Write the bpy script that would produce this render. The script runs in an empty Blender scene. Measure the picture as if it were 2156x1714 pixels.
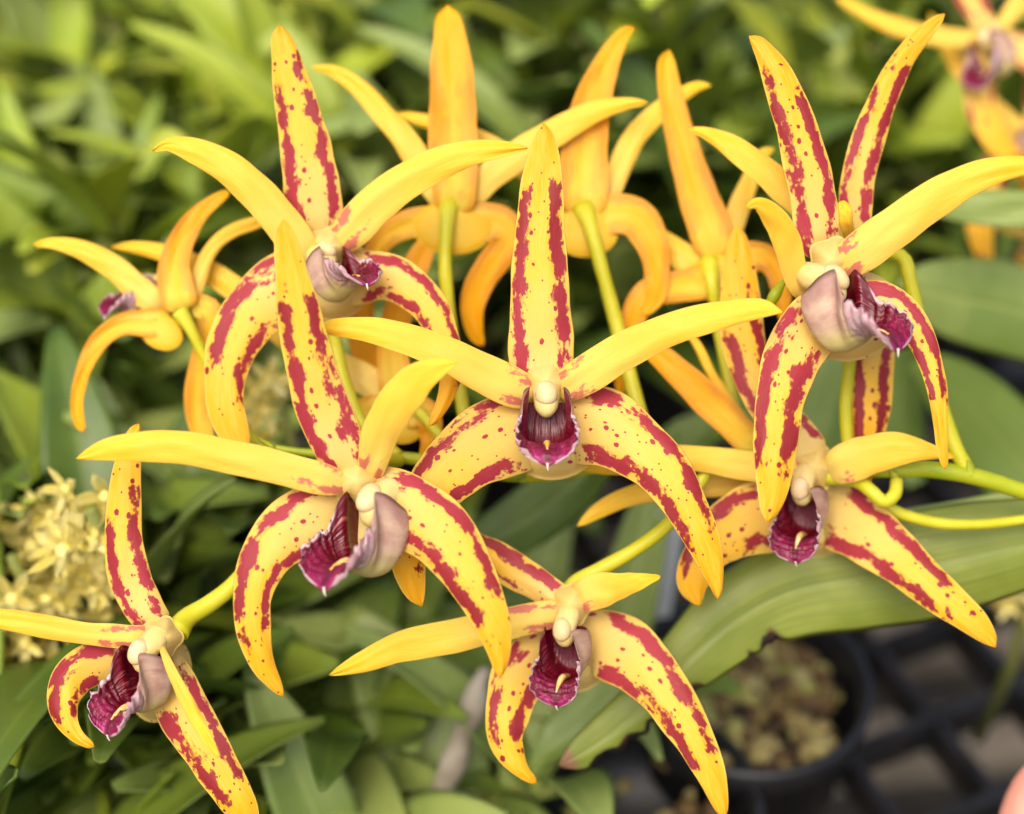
import bpy, bmesh, math, random
from mathutils import Vector, Matrix, Quaternion
from mathutils import noise as mnoise
S = bpy.context.scene
random.seed(7)
# ------------------------------------------------------------------ camera
W, H = 2156.0, 1714.0
D0 = 0.35                      # metres from lens to the middle flower
PX = 1e-4                      # one pixel at that distance is 0.1 mm
PITCH = math.radians(40)
CAMZ = 0.45
cam = bpy.data.cameras.new('Camera'); camo = bpy.data.objects.new('Camera', cam)
S.collection.objects.link(camo); S.camera = camo
camo.location = (0, 0, CAMZ)
camo.rotation_euler = (math.pi/2 - PITCH, 0, 0)
cam.sensor_width = 36; cam.lens = 36 * D0 / (W * PX)
cam.clip_start = 0.01; cam.clip_end = 200
cam.dof.use_dof = True; cam.dof.focus_distance = 0.348; cam.dof.aperture_fstop = 5.7
R3 = camo.rotation_euler.to_matrix()
CAM = Vector(camo.location)
# ------------------------------------------------------------------ sky and sun
SUN_EL, SUN_AZ = math.radians(60), math.radians(-158)
w = bpy.data.worlds.new('World'); S.world = w; w.use_nodes = True
nt = w.node_tree; bg = nt.nodes['Background']
sk = nt.nodes.new('ShaderNodeTexSky'); sk.sky_type = 'NISHITA'; sk.sun_disc = False
sk.sun_elevation = SUN_EL; sk.sun_rotation = SUN_AZ; sk.dust_density = 4.0; sk.air_density = 1.0; sk.ozone_density = 0.3
nt.links.new(sk.outputs[0], bg.inputs[0]); bg.inputs[1].default_value = 0.13
sl = bpy.data.lights.new('Sun', 'SUN'); so = bpy.data.objects.new('Sun', sl); S.collection.objects.link(so)
sl.energy = 1.5; sl.angle = math.radians(40); sl.color = (1, 0.93, 0.82)
sd = Vector((math.sin(SUN_AZ)*math.cos(SUN_EL), math.cos(SUN_AZ)*math.cos(SUN_EL), math.sin(SUN_EL)))
so.rotation_euler = sd.to_track_quat('Z', 'Y').to_euler()
S.view_settings.view_transform = 'Standard'; S.view_settings.look = 'None'
S.view_settings.exposure = 0.84; S.view_settings.gamma = 1.0
S.render.engine = 'CYCLES'

# ------------------------------------------------------------------ helpers
def P(x, y, z=0.0):
    """a flower point: x, y as measured at the middle flower's distance, z (0.1 mm) nearer the lens"""
    d = D0 - z*PX
    v = Vector(((x - W/2)*PX*d/D0, -(y - H/2)*PX*d/D0, -d))
    return CAM + R3 @ v
def at(x, y, h):
    """where the sight line through x, y meets the level z = h"""
    v = R3 @ Vector(((x - W/2)*PX, -(y - H/2)*PX, -D0))
    return CAM + v * ((h - CAMZ)/v.z)
def sc(v, t=2.2):
    return tuple((c/255/12.92 if c/255 <= .04045 else ((c/255+.055)/1.055)**2.4) for c in v) + (1,)
def tag(o, label=None, cat=None, group=None, kind=None):
    if label: o['label'] = label
    if cat: o['category'] = cat
    if group: o['group'] = group
    if kind: o['kind'] = kind
    return o
def empty(name, loc, label, cat, group=None):
    o = bpy.data.objects.new(name, None); S.collection.objects.link(o); o.location = loc
    o.empty_display_size = .01
    return tag(o, label, cat, group)
def link(name, verts, faces, mats, parent=None, origin=None, mi=None, smooth=True, attrs=None, uv=None):
    if origin is None: origin = Vector((0, 0, 0))
    me = bpy.data.meshes.new(name)
    vv = [Vector(v) - origin for v in verts]
    if vv:
        c0 = vv[0]; vol = 0
        for f_ in faces:
            for k in range(1, len(f_)-1):
                vol += (vv[f_[0]]-c0).dot((vv[f_[k]]-c0).cross(vv[f_[k+1]]-c0))
        if vol < 0: faces = [tuple(reversed(f_)) for f_ in faces]
    me.from_pydata([tuple(v) for v in vv], [], faces)
    for m in (mats if isinstance(mats, (list, tuple)) else [mats]): me.materials.append(m)
    if mi: me.polygons.foreach_set('material_index', mi)
    if smooth: me.polygons.foreach_set('use_smooth', [True]*len(me.polygons))
    if attrs:
        for k, vals in attrs.items():
            a = me.attributes.new(k, 'FLOAT', 'POINT'); a.data.foreach_set('value', vals)
    if uv:
        l = me.uv_layers.new(name='UVMap')
        for lp in me.loops: l.data[lp.index].uv = uv[lp.vertex_index]
    me.update()
    o = bpy.data.objects.new(name, me); S.collection.objects.link(o)
    if parent:
        o.parent = parent
    else:
        o.location = origin
    return o
def crom(pts, n):
    """Catmull-Rom through tuples, n samples evenly spaced in length of first two values"""
    pts = [tuple(map(float, p)) for p in pts]
    k = len(pts[0])
    q = [tuple(2*pts[0][i]-pts[1][i] for i in range(k))] + pts + [tuple(2*pts[-1][i]-pts[-2][i] for i in range(k))]
    fine = []
    for s in range(1, len(q)-2):
        a, b, c, d = q[s-1], q[s], q[s+1], q[s+2]
        for j in range(12):
            t = j/12
            fine.append(tuple(.5*((2*b[i]) + (-a[i]+c[i])*t + (2*a[i]-5*b[i]+4*c[i]-d[i])*t*t + (-a[i]+3*b[i]-3*c[i]+d[i])*t**3) for i in range(k)))
    fine.append(pts[-1])
    L = [0]
    dim = 3 if k > 3 else 2
    for a, b in zip(fine, fine[1:]): L.append(L[-1] + math.dist(a[:dim], b[:dim]))
    out = []; j = 0
    for i in range(n):
        s = L[-1]*i/(n-1)
        while j < len(L)-2 and L[j+1] < s: j += 1
        t = (s-L[j])/max(1e-9, L[j+1]-L[j])
        out.append(tuple(x+(y-x)*t for x, y in zip(fine[j], fine[j+1])))
    return out, L[-1]
# ------------------------------------------------------------------ materials
class N:
    def __init__(s, name):
        s.m = bpy.data.materials.new(name); s.m.use_nodes = True; s.t = s.m.node_tree
        s.t.nodes.clear(); s.out = s.t.nodes.new('ShaderNodeOutputMaterial')
    def n(s, typ, ins=None, **kw):
        nd = s.t.nodes.new('ShaderNode'+typ)
        for k, v in kw.items(): setattr(nd, k, v)
        for k, v in (ins or {}).items(): s.put(nd.inputs[k], v)
        return nd
    def put(s, sock, v):
        if isinstance(v, bpy.types.NodeSocket): s.t.links.new(v, sock)
        elif isinstance(v, bpy.types.Node): s.t.links.new(v.outputs[0], sock)
        else: sock.default_value = v
    def math(s, op, a, b=0.0, c=None, clamp=False):
        nd = s.t.nodes.new('ShaderNodeMath'); nd.operation = op; nd.use_clamp = clamp
        s.put(nd.inputs[0], a); s.put(nd.inputs[1], b)
        if c is not None: s.put(nd.inputs[2], c)
        return nd.outputs[0]
    def mix(s, f, a, b, blend='MIX'):
        nd = s.t.nodes.new('ShaderNodeMix'); nd.data_type = 'RGBA'; nd.blend_type = blend
        s.put(nd.inputs[0], f); s.put(nd.inputs[6], a); s.put(nd.inputs[7], b)
        return nd.outputs[2]
    def step(s, x, lo, hi, a=0.0, b=1.0):
        nd = s.t.nodes.new('ShaderNodeMapRange'); nd.interpolation_type = 'SMOOTHSTEP'
        for i, v in enumerate((x, lo, hi, a, b)): s.put(nd.inputs[i], v)
        return nd.outputs[0]
    def attr(s, name):
        return s.n('Attribute', attribute_name=name).outputs['Fac']
    def ramp(s, f, stops):
        nd = s.t.nodes.new('ShaderNodeValToRGB'); cr = nd.color_ramp
        while len(cr.elements) < len(stops): cr.elements.new(.5)
        for e, (p, c) in zip(cr.elements, stops): e.position = p; e.color = c
        s.put(nd.inputs[0], f); return nd.outputs[0]
    def noise(s, vec, scale, detail=2, rough=.5, dim='3D'):
        nd = s.n('TexNoise', {'Scale': scale, 'Detail': detail, 'Roughness': rough})
        if vec is not None: s.put(nd.inputs['Vector'], vec)
        return nd.outputs[0]
    def scaled(s, vec, x, y, z=1):
        nd = s.n('VectorMath', operation='MULTIPLY'); s.put(nd.inputs[0], vec); nd.inputs[1].default_value = (x, y, z)
        return nd.outputs[0]
    def finish(s, col, rough=.5, trans=.0, bump=None, bs=.1, spec=.3, tcol=None, sss=0, coat=0, bd=.001):
        p = s.n('BsdfPrincipled', {'Base Color': col, 'Roughness': rough})
        p.inputs['Specular IOR Level'].default_value = spec
        if coat: p.inputs['Coat Weight'].default_value = coat
        if sss:
            p.inputs['Subsurface Weight'].default_value = sss; p.inputs['Subsurface Scale'].default_value = .002
            p.inputs['Subsurface Radius'].default_value = (1, .6, .25)
        if bump is not None:
            b = s.n('Bump', {'Strength': bs, 'Distance': bd, 'Height': bump}); s.put(p.inputs['Normal'], b)
        sh = p.outputs[0]
        if trans:
            tr = s.n('BsdfTranslucent', {'Color': tcol if tcol is not None else col})
            mx = s.n('MixShader', {0: trans, 1: sh, 2: tr}); sh = mx.outputs[0]
        s.put(s.out.inputs[0], sh)
        return s.m

def petal_mat(name, stops, stain, edge, blotch=True, back=False, maroon=None, trans=.3):
    wm = lambda c: (c[0]*.97, c[1]*(.93 if back else .88 if name == 'spotted_petal' else .905), c[2]*(.45 if back else .78), 1)
    stops = [(p_, wm(c_)) for p_, c_ in stops]; edge = wm(edge)
    k = N(name)
    uv = k.n('UVMap', uv_map='UVMap').outputs[0]
    u, v, b, dz = k.attr('u'), k.attr('v'), k.attr('band'), k.attr('dots')
    fine = k.noise(k.scaled(uv, .25, 2.2), 1.0, 3, .6)
    soft = k.noise(k.scaled(uv, .6, 1.), .12, 2)
    base = k.ramp(k.math('ADD', u, k.math('MULTIPLY', k.math('SUBTRACT', soft, .5), .35)), stops)
    base = k.mix(k.step(fine, .42, .66, 0, .3), base, edge)
    av = k.math('ABSOLUTE', v)
    base = k.mix(k.step(av, .86, .97, 0, .85), base, edge)
    if back:
        am = k.math('MULTIPLY', k.step(k.math('ADD', av, k.math('MULTIPLY', k.math('SUBTRACT', soft, .5), .5)), .5, .85, 0, .55), k.step(u, .95, .7))
        base = k.mix(am, base, sc((222, 140, 34)))
        base = k.mix(k.step(av, .10, .02, 0, .25), base, sc((252, 206, 60)))
    if blotch:
        st = k.scaled(uv, .62, 1.0)
        n1 = k.noise(st, .34, 2, .55); n2 = k.noise(k.scaled(uv, .8, 1.3), 1.15, 3, .65)
        f = k.math('ADD', b, k.math('MULTIPLY', k.math('SUBTRACT', n1, .52), 4.8))
        f = k.math('ADD', f, k.math('MULTIPLY', k.math('SUBTRACT', n2, .5), 1.9))
        wdt = .5 if back else .26
        sf = k.step(f, -wdt, wdt)
        # never spread outside the region around the bands
        sf = k.math('MULTIPLY', sf, k.step(b, -1.25, -.9))
        vo = k.n('TexVoronoi', {'Vector': k.scaled(uv, .75, 1.0), 'Scale': .40, 'Randomness': 1.0}, voronoi_dimensions='2D')
        dist, colr = vo.outputs['Distance'], vo.outputs['Color']
        sep = k.n('SeparateColor', {0: colr})
        wob = k.math('MULTIPLY', k.math('SUBTRACT', n2, .5), .22)
        rad = k.math('ADD', k.math('MULTIPLY', sep.outputs[1], .15), .07)
        dd = k.math('SUBTRACT', k.math('ADD', rad, wob), dist)
        df = k.math('MULTIPLY', k.step(dd, -.02, .02), k.math('LESS_THAN', sep.outputs[0], k.math('MULTIPLY', dz, .30)))
        # tiny specks
        vo2 = k.n('TexVoronoi', {'Vector': k.scaled(uv, .8, 1.0), 'Scale': 1.05, 'Randomness': 1.0}, voronoi_dimensions='2D')
        sp2 = k.n('SeparateColor', {0: vo2.outputs['Color']})
        d2 = k.math('MULTIPLY', k.math('LESS_THAN', vo2.outputs['Distance'], .2), k.math('LESS_THAN', sp2.outputs[0], k.math('MULTIPLY', dz, .07)))
        allf = sf if back else k.math('MAXIMUM', sf, k.math('MAXIMUM', df, d2))
        allf = k.math('MULTIPLY', allf, k.step(av, .985, .93))
        mv = k.noise(uv, .5, 2)
        mcol = k.mix(k.step(u, .05, .8), maroon[0], maroon[1])
        mcol = k.mix(k.step(mv, .35, .75, 0, .5), mcol, maroon[2])
        mcol = k.mix(k.step(fine, .5, .75, 0, .35), mcol, maroon[0])
        base = k.mix(k.math('MULTIPLY', allf, stain), base, mcol)
    bm = k.math('ADD', fine, k.math('MULTIPLY', k.noise(uv, 2.5, 2), .5))
    return k.finish(base, .46, trans, bump=bm, bs=.4, spec=.3, bd=.0003)
MAR = (sc((180, 50, 72)), sc((140, 16, 34)), sc((162, 28, 54)))
M_sep = petal_mat('spotted_petal', [(.0, sc((238, 220, 146))), (.2, sc((244, 216, 122))), (.48, sc((252, 208, 66))), (.8, sc((250, 196, 28))), (1., sc((250, 186, 10)))],
                  .97, sc((250, 222, 110)), maroon=MAR)
M_pet = petal_mat('plain_petal', [(.0, sc((244, 226, 132))), (.15, sc((248, 220, 108))), (.5, sc((252, 212, 72))), (.85, sc((253, 212, 48))), (1., sc((253, 216, 50)))],
                  .8, sc((252, 222, 104)), maroon=(sc((206, 84, 96)), sc((200, 70, 84)), sc((214, 100, 108))))
M_back = petal_mat('petal_reverse', [(.0, sc((240, 224, 128))), (.2, sc((248, 208, 80))), (.45, sc((251, 184, 24))), (.9, sc((250, 180, 4))), (1., sc((252, 190, 10)))],
                   .24, sc((250, 200, 60)), back=True, maroon=(sc((200, 120, 70)), sc((190, 100, 30)), sc((196, 110, 50))))
def flat_mat(name, c1, c2, scale=60, rough=.5, trans=0, spec=.3, bs=.2, sss=0, det=3, coord='Object', coat=0):
    k = N(name)
    co = k.n('TexCoord').outputs[coord]
    n = k.noise(co, scale, det, .55)
    col = k.mix(k.step(n, .3, .7), c1, c2)
    return k.finish(col, rough, trans, bump=n, bs=bs, spec=spec, sss=sss, coat=coat)
M_cream = flat_mat('cream_column', sc((236, 204, 122)), sc((240, 214, 142)), 300, .4, .15, sss=.2)
M_cap = flat_mat('anther_cap', sc((238, 202, 144)), sc((244, 216, 164)), 300, .35, .15, sss=.2)
M_callus = flat_mat('callus_yellow', sc((236, 170, 20)), sc((246, 226, 160)), 330, .45, .1)
M_white = flat_mat('lip_point', sc((240, 220, 200)), sc((245, 232, 210)), 300, .5, .2)
M_stem = flat_mat('stem_green', sc((150, 165, 12)), sc((176, 180, 30)), 90, .4, .12, spec=.4)
M_ped = flat_mat('stalk_green', sc((196, 190, 20)), sc((214, 206, 56)), 90, .4, .15, spec=.4)
def lip_in():
    k = N('lip_inner')
    uv = k.n('UVMap', uv_map='UVMap').outputs[0]
    u, v = k.attr('u'), k.attr('v')
    av = k.math('ABSOLUTE', v)
    str_ = k.noise(k.scaled(uv, 2.2, 30), 1.0, 3, .6)
    blob = k.noise(k.scaled(uv, 3, 4), 2.0, 3, .6)
    dark = k.mix(k.math('MULTIPLY', k.step(str_, .60, .68, 0, .8), k.step(u, .12, .25)), sc((98, 4, 26)), sc((200, 110, 100)))
    dark = k.mix(k.step(blob, .35, .7, 0, .6), dark, sc((110, 10, 32)))
    mag = k.mix(k.step(u, .80, .95), k.mix(k.step(blob, .35, .7), sc((104, 4, 38)), sc((150, 24, 72))), k.mix(k.step(blob, .35, .7), sc((140, 14, 74)), sc((190, 52, 122))))
    mag = k.mix(k.step(str_, .5, .7, 0, .6), mag, sc((112, 8, 48)))
    mag = k.mix(k.step(av, .16, .02), mag, sc((104, 4, 40)))
    col = k.mix(k.step(u, .5, .66), dark, mag)
    rim = k.step(k.math('ADD', av, k.math('MULTIPLY', k.math('SUBTRACT', blob, .5), .3)), .90, .97)
    rim = k.math('MULTIPLY', rim, k.step(u, .36, .42))
    rim = k.math('MULTIPLY', rim, k.step(u, .97, .90, 0.25, 1))
    col = k.mix(rim, col, sc((226, 190, 190)))
    return k.finish(col, .28, .1, bump=k.math('ADD', str_, blob), bs=.8, spec=.55, bd=.0006)
def lip_out():
    k = N('lip_outer')
    uv = k.n('UVMap', uv_map='UVMap').outputs[0]
    u, v = k.attr('u'), k.attr('v')
    av = k.math('ABSOLUTE', v)
    n = k.noise(k.scaled(uv, 3, 5), 2.0, 4, .6)
    s = k.noise(k.scaled(uv, 3, 26), 1.0, 2, .6)
    side = k.mix(k.step(n, .3, .7), sc((196, 148, 128)), sc((226, 192, 160)))
    side = k.mix(k.step(s, .55, .75, 0, .4), side, sc((168, 116, 112)))
    side = k.mix(k.step(av, .78, .98, 0, .45), side, sc((150, 98, 100)))
    low = k.mix(k.step(av, .62, .3), side, sc((224, 204, 130)))
    mid = k.mix(k.step(n, .45, .7), sc((222, 186, 184)), sc((196, 120, 140)))
    col = k.mix(k.step(u, .42, .52), low, mid)
    return k.finish(col, .42, .32, bump=s, bs=.25, spec=.4, bd=.0003)
M_lin, M_lout = lip_in(), lip_out()

# ------------------------------------------------------------------ petals
def petal(root, name, pts, z, kind='sepal', curv=.25, roll=0.0, bands=None, thick=5, n=56, m=17, wav=.045, label=None, dots=1.0, org=None, parent=None, ztw=0.0):
    """pts (x, y, half width) in either order; z = (base, middle, tip) nearness; kind sepal / petal / back"""
    if pts[0][2] < pts[-1][2]: pts = pts[::-1]
    pts = list(pts)
    tipmin = 7 if kind != 'petal' else 4
    pts[-1] = (pts[-1][0], pts[-1][1], max(pts[-1][2], tipmin))
    st, L = crom(pts, n)
    if bands is None:
        if kind == 'sepal' or kind == 'back':
            bands = [(1, .1, .8, 1), (-1, .1, .8, 1)]
        else:
            bands = [(1, .02, .14, 1.1), (-1, .02, .12, 1.1)]
    sd = random.random()*500
    if kind == 'petal': curv *= .55
    verts, A = [], {'u': [], 'v': [], 'band': [], 'dots': []}; uvs = []
    ring = [(math.sin(math.pi/2*(-1+2*j/(m-1))), 0) for j in range(m)] + [(math.sin(math.pi/2*(1-2*j/(m-1))), 1) for j in range(1, m-1)]
    nr = len(ring)
    def add(x, y, zz, u, v, w):
        verts.append(P(x, y, zz)); A['u'].append(u); A['v'].append(v)
        b = -3.0
        for (sgn, u0, u1, hs) in bands:
            u1 = u1*.95
            hw = .245*hs*min(1, 34/max(w, 12)+.35)
            vc = sgn*(1-.085-hw)
            e = 1 - abs(v-vc)/hw
            uc = min((u-u0)/.07, (u1-u)/.10, 1)
            b = max(b, min(e*1.15, uc*1.1 if uc < 1 else 9) - .02)
        A['band'].append(max(-3, b))
        dd = 1.0 if .1 < u < .86 else .12
        if kind == 'petal': dd = .0
        A['dots'].append(dd*dots)
        uvs.append((u*L*.1 + sd, v*w*.1 + sd*.37))
    for i, (x, y, w) in enumerate(st):
        u = i/(n-1)
        j0, j1 = max(0, i-1), min(n-1, i+1)
        tx, ty = st[j1][0]-st[j0][0], st[j1][1]-st[j0][1]
        tl = math.hypot(tx, ty) or 1
        tx, ty = tx/tl, ty/tl
        nx, ny = ty, -tx
        if u > .955: w = w*math.sqrt(max(.02, 1-((u-.955)/.045)**2))
        zb, zm, zt = z
        zc = zb*(1-u)*(1-2*u) + zm*4*u*(1-u) + zt*u*(2*u-1)
        if u < .12: zc -= 20*(1-u/.12)**2
        if u < .05: w = w*math.sqrt(max(.15, 1-((.05-u)/.05)**2))
        T = thick*(.75+.5*(1-u))
        for (v, bk) in ring:
            wv = 1 + wav*mnoise.noise(Vector((u*7+sd, v*2, 1.3)))*abs(v)**2*2
            off = v*w*wv
            zz = zc - curv*w*v*v + (roll+ztw*u)*v*w + (4*mnoise.noise(Vector((u*5+sd, v*1.5, 4.7)))*wav/.03)
            zz += T*.5*(math.sqrt(max(0, 1-v*v)))*(1 if not bk else -1)
            # shallow midrib groove
            if not bk: zz -= 2.6*math.exp(-(v/.13)**2)*(1-u)
            add(x+nx*off, y+ny*off, zz, u, v, w)
    faces, mi = [], []
    front, back = {'sepal': (0, 1), 'petal': (0, 1), 'back': (1, 0)}[kind]
    for i in range(n-1):
        for j in range(nr):
            a, b_ = i*nr+j, i*nr+(j+1) % nr
            faces.append((a, b_, b_+nr, a+nr)); mi.append(front if j < m-1 else back)
    faces.append(tuple(range(nr-1, -1, -1))); mi.append(front)
    faces.append(tuple((n-1)*nr+j for j in range(nr))); mi.append(front)
    fm = M_sep if kind in ('sepal', 'back') else M_pet
    mats = [fm, M_back if kind != 'petal' else M_pet]
    if kind == 'back' and name == 'petal': mats = [M_pet, M_pet]
    o = link(name, verts, faces, mats, root, Vector(root.location), mi, attrs=A, uv=uvs)
    if label: o['label'] = label
    return o
def tube(name, pts, mat, parent, origin=None, seg=12, n=40, square=False):
    """pts (x, y, z, radius) in the same measure as petals"""
    st, L = crom(pts, n)
    verts, faces = [], []
    q = [P(x, y, z) for x, y, z, r in st]
    up = Vector((0.3, .2, 1)).normalized()
    for i in range(n):
        t = (q[min(n-1, i+1)]-q[max(0, i-1)]).normalized()
        a = t.cross(up)
        if a.length < 1e-4: a = t.cross(Vector((1, 0, 0)))
        a.normalize(); b = t.cross(a)
        r = st[i][3]*PX*(D0-st[i][2]*PX)/D0*(1+.09*mnoise.noise(q[i]*160))
        for j in range(seg):
            f = 2*math.pi*j/seg
            verts.append(q[i] + (a*math.cos(f)+b*math.sin(f))*r)
    for i in range(n-1):
        for j in range(seg):
            faces.append((i*seg+j, i*seg+(j+1) % seg, (i+1)*seg+(j+1) % seg, (i+1)*seg+j))
    faces.append(tuple(range(seg-1, -1, -1))); faces.append(tuple((n-1)*seg+j for j in range(seg)))
    if origin is None: origin = Vector(parent.location) if parent else q[0]
    return link(name, verts, faces, mat, parent, origin)
def local_frame(cx, cy, cz, yaw, pit, rol):
    """frame of a flower's centre: X right, Y up, Z out towards the viewer; degrees"""
    from mathutils import Euler
    M = Matrix.Rotation(math.radians(rol), 3, 'Z') @ Matrix.Rotation(math.radians(yaw), 3, 'Y') @ Matrix.Rotation(math.radians(pit), 3, 'X')
    o = P(cx, cy, cz)
    return lambda p, s: o + R3 @ (M @ Vector(p)) * (s*PX)
def ipol(tab, s):
    for (a, va), (b, vb) in zip(tab, tab[1:]):
        if s <= b:
            t = (s-a)/(b-a); t = t*t*(3-2*t)
            return va+(vb-va)*t
    return tab[-1][1]
def lip(root, cx, cy, cz, yaw=0, pit=0, rol=0, s=165, side=1.0, seed=0, cap=1.0):
    F = local_frame(cx, cy, cz, yaw, pit, rol)
    # station: u, floor y, floor z, floor half width, edge x, y, z
    T_ = [(0, -.10, -.19, .17, .26, -.08, -.18), (.07, -.50, -.16, .24, .34, -.10, -.14), (.15, -.80, .01, .26, .37, -.04, -.04), (.24, -.84, .16, .27, .335, .09, .12),
          (.31, -.82, .28, .27, .25, .15, .27), (.36, -.79, .36, .27, .32, .02, .36), (.41, -.75, .42, .27, .36, -.14, .43), (.46, -.70, .48, .26, .37, -.25, .49),
          (.54, -.66, .56, .26, .38, -.28, .58), (.64, -.64, .67, .27, .40, -.34, .70), (.74, -.67, .77, .29, .41, -.44, .82), (.84, -.73, .85, .29, .39, -.56, .90),
          (.92, -.80, .90, .24, .31, -.68, .95), (.97, -.86, .92, .15, .19, -.79, .94), (1, -.90, .92, .01, .02, -.895, .92)]
    rows, _ = crom([(t[1]*1.0, t[2]*1.0, t[0]*.001, t[3], t[4], t[5], t[6], t[0]) for t in T_], 81)
    n, m = 81, 37
    G = []
    for i in range(n):
        fy, fz, _q, f0, ex, ey, ez, uu = rows[i]
        ex *= .93 if uu < .45 else 1.0
        if uu < .45: ey = fy + (ey-fy)*(.6+.4*side)
        row = []
        for j in range(m):
            v = -1+2*j/(m-1); t = abs(v)
            p0, p1, p2, p3 = (0, fy, fz), (f0, fy-.01, fz), (max(f0*1.2, ex*(1.12 if uu > .42 else 1.32)), fy+.38*(ey-fy), fz+.3*(ez-fz)), (ex, ey, ez)
            q = [(1-t)**3*p0[k]+3*(1-t)**2*t*p1[k]+3*(1-t)*t*t*p2[k]+t**3*p3[k] for k in range(3)]
            if uu > .40:
                e = min(1, (uu-.40)/.08)*min(1, (1-uu)/.08)*t**5
                ph = seed*2+2*math.copysign(1, v)
                q[0] += .035*e*math.sin(uu*58+ph); q[1] += .030*e*math.sin(uu*83+ph*1.7); q[2] += .02*e*math.cos(uu*47+ph)
                q[1] += .022*math.sin(uu*70+t*5+seed)*math.sin(min(1, (uu-.4)*4)*1.57)*(1-t**4)*min(1, (1-uu)*8)*(.3+t)
            else:
                q[0] += .02*mnoise.noise(Vector((uu*9+seed, v*4, 2.2)))*t
            cr = .030*min(1, max(0, (uu-.16)/.2))*(.35 if uu < .42 else 1)*min(1, (1-uu)*9)
            q[1] += cr*mnoise.noise(Vector((uu*21, v*7+seed, 1.1))); q[2] += cr*mnoise.noise(Vector((uu*19, v*8+seed, 5.1)))
            row.append(Vector((math.copysign(q[0], v) if j != (m-1)//2 else 0, q[1], q[2])))
        G.append(row)
    ring = [(j, 1) for j in range(m)] + [(m-1-j, -1) for j in range(1, m-1)]
    nr = len(ring)
    verts, A, uvs = [], {'u': [], 'v': []}, []
    for i in range(n):
        for j, sg in ring:
            du = G[min(n-1, i+1)][j]-G[max(0, i-1)][j]; dv = G[i][min(m-1, j+1)]-G[i][max(0, j-1)]
            nn = dv.cross(du)
            nn = -nn.normalized() if nn.length > 1e-9 else Vector((0, 1, 0))
            v = -1+2*j/(m-1)
            p_ = G[i][j] + nn*(.011*sg*math.sqrt(max(0, 1-v*v)))
            verts.append(F(p_, s)); A['u'].append(rows[i][7]); A['v'].append(v); uvs.append((rows[i][7]+seed*3.1, v*.5+seed*1.7))
    faces, mi = [], []
    for i in range(n-1):
        for j in range(nr):
            a_, b_ = i*nr+j, i*nr+(j+1) % nr
            faces.append((a_, b_, b_+nr, a_+nr)); mi.append(0 if j < m-1 else 1)
    faces.append(tuple(range(nr-1, -1, -1))); mi.append(0); faces.append(tuple((n-1)*nr+j for j in range(nr))); mi.append(0)
    lp = link('lip', verts, faces, [M_lin, M_lout], root, Vector(root.location), mi, attrs=A, uv=uvs)
    def ltube(name, pts, mat, parent, seg=14, sx=1.0):
        st, _ = crom([(b, c, a, r) for a, b, c, r in [(p[0], p[1], p[2], p[3]) for p in pts]], 26)
        vs, fs = [], []
        for i, (y, z, x, r) in enumerate(st):
            y0, z0, x0, _r = st[max(0, i-1)]; y1, z1, x1, _r = st[min(25, i+1)]
            t = Vector((x1-x0, y1-y0, z1-z0)).normalized()
            a = t.cross(Vector((0, .3, 1)))
            if a.length < .01 or abs(t.dot(Vector((0, 0, 1)))) > .9: a = t.cross(Vector((0, 1, 0)))
            a.normalize(); b = t.cross(a)
            for j in range(seg):
                g = 2*math.pi*j/seg
                vs.append(F(Vector((x, y, z)) + a*(r*math.cos(g)*sx) + b*(r*math.sin(g)), s))
        for i in range(25):
            for j in range(seg): fs.append((i*seg+j, i*seg+(j+1) % seg, (i+1)*seg+(j+1) % seg, (i+1)*seg+j))
        fs.append(tuple(range(seg-1, -1, -1))); fs.append(tuple(25*seg+j for j in range(seg)))
        return link(name, vs, fs, mat, parent, Vector(root.location))
    ltube('callus', [(0, -.79, .24, .02), (0, -.72, .34, .04), (0, -.645, .46, .052), (0, -.62, .58, .048), (0, -.645, .72, .03), (0, -.68, .82, .01)], M_callus, lp)
    ltube('lip_point', [(0, -.86, .93, .022), (0, -.92, .93, .014), (.01, -.97, .92, .003)], M_white, lp, seg=8)
    co = ltube('column', [(0, .20, -.34, .13), (0, .12, -.22, .175), (0, .04, -.03, .175), (0, -.05, .06, .165), (0, -.17, .10, .14), (0, -.27, .08, .06)], M_cream, root, sx=1.1)
    ltube('anther_cap', [(0, .16, -.02, .07), (0, .12, .05, .135*cap), (0, .05, .12, .155*cap), (0, -.04, .165, .14*cap), (0, -.11, .17, .05)], M_cap, co)
    return lp
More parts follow.
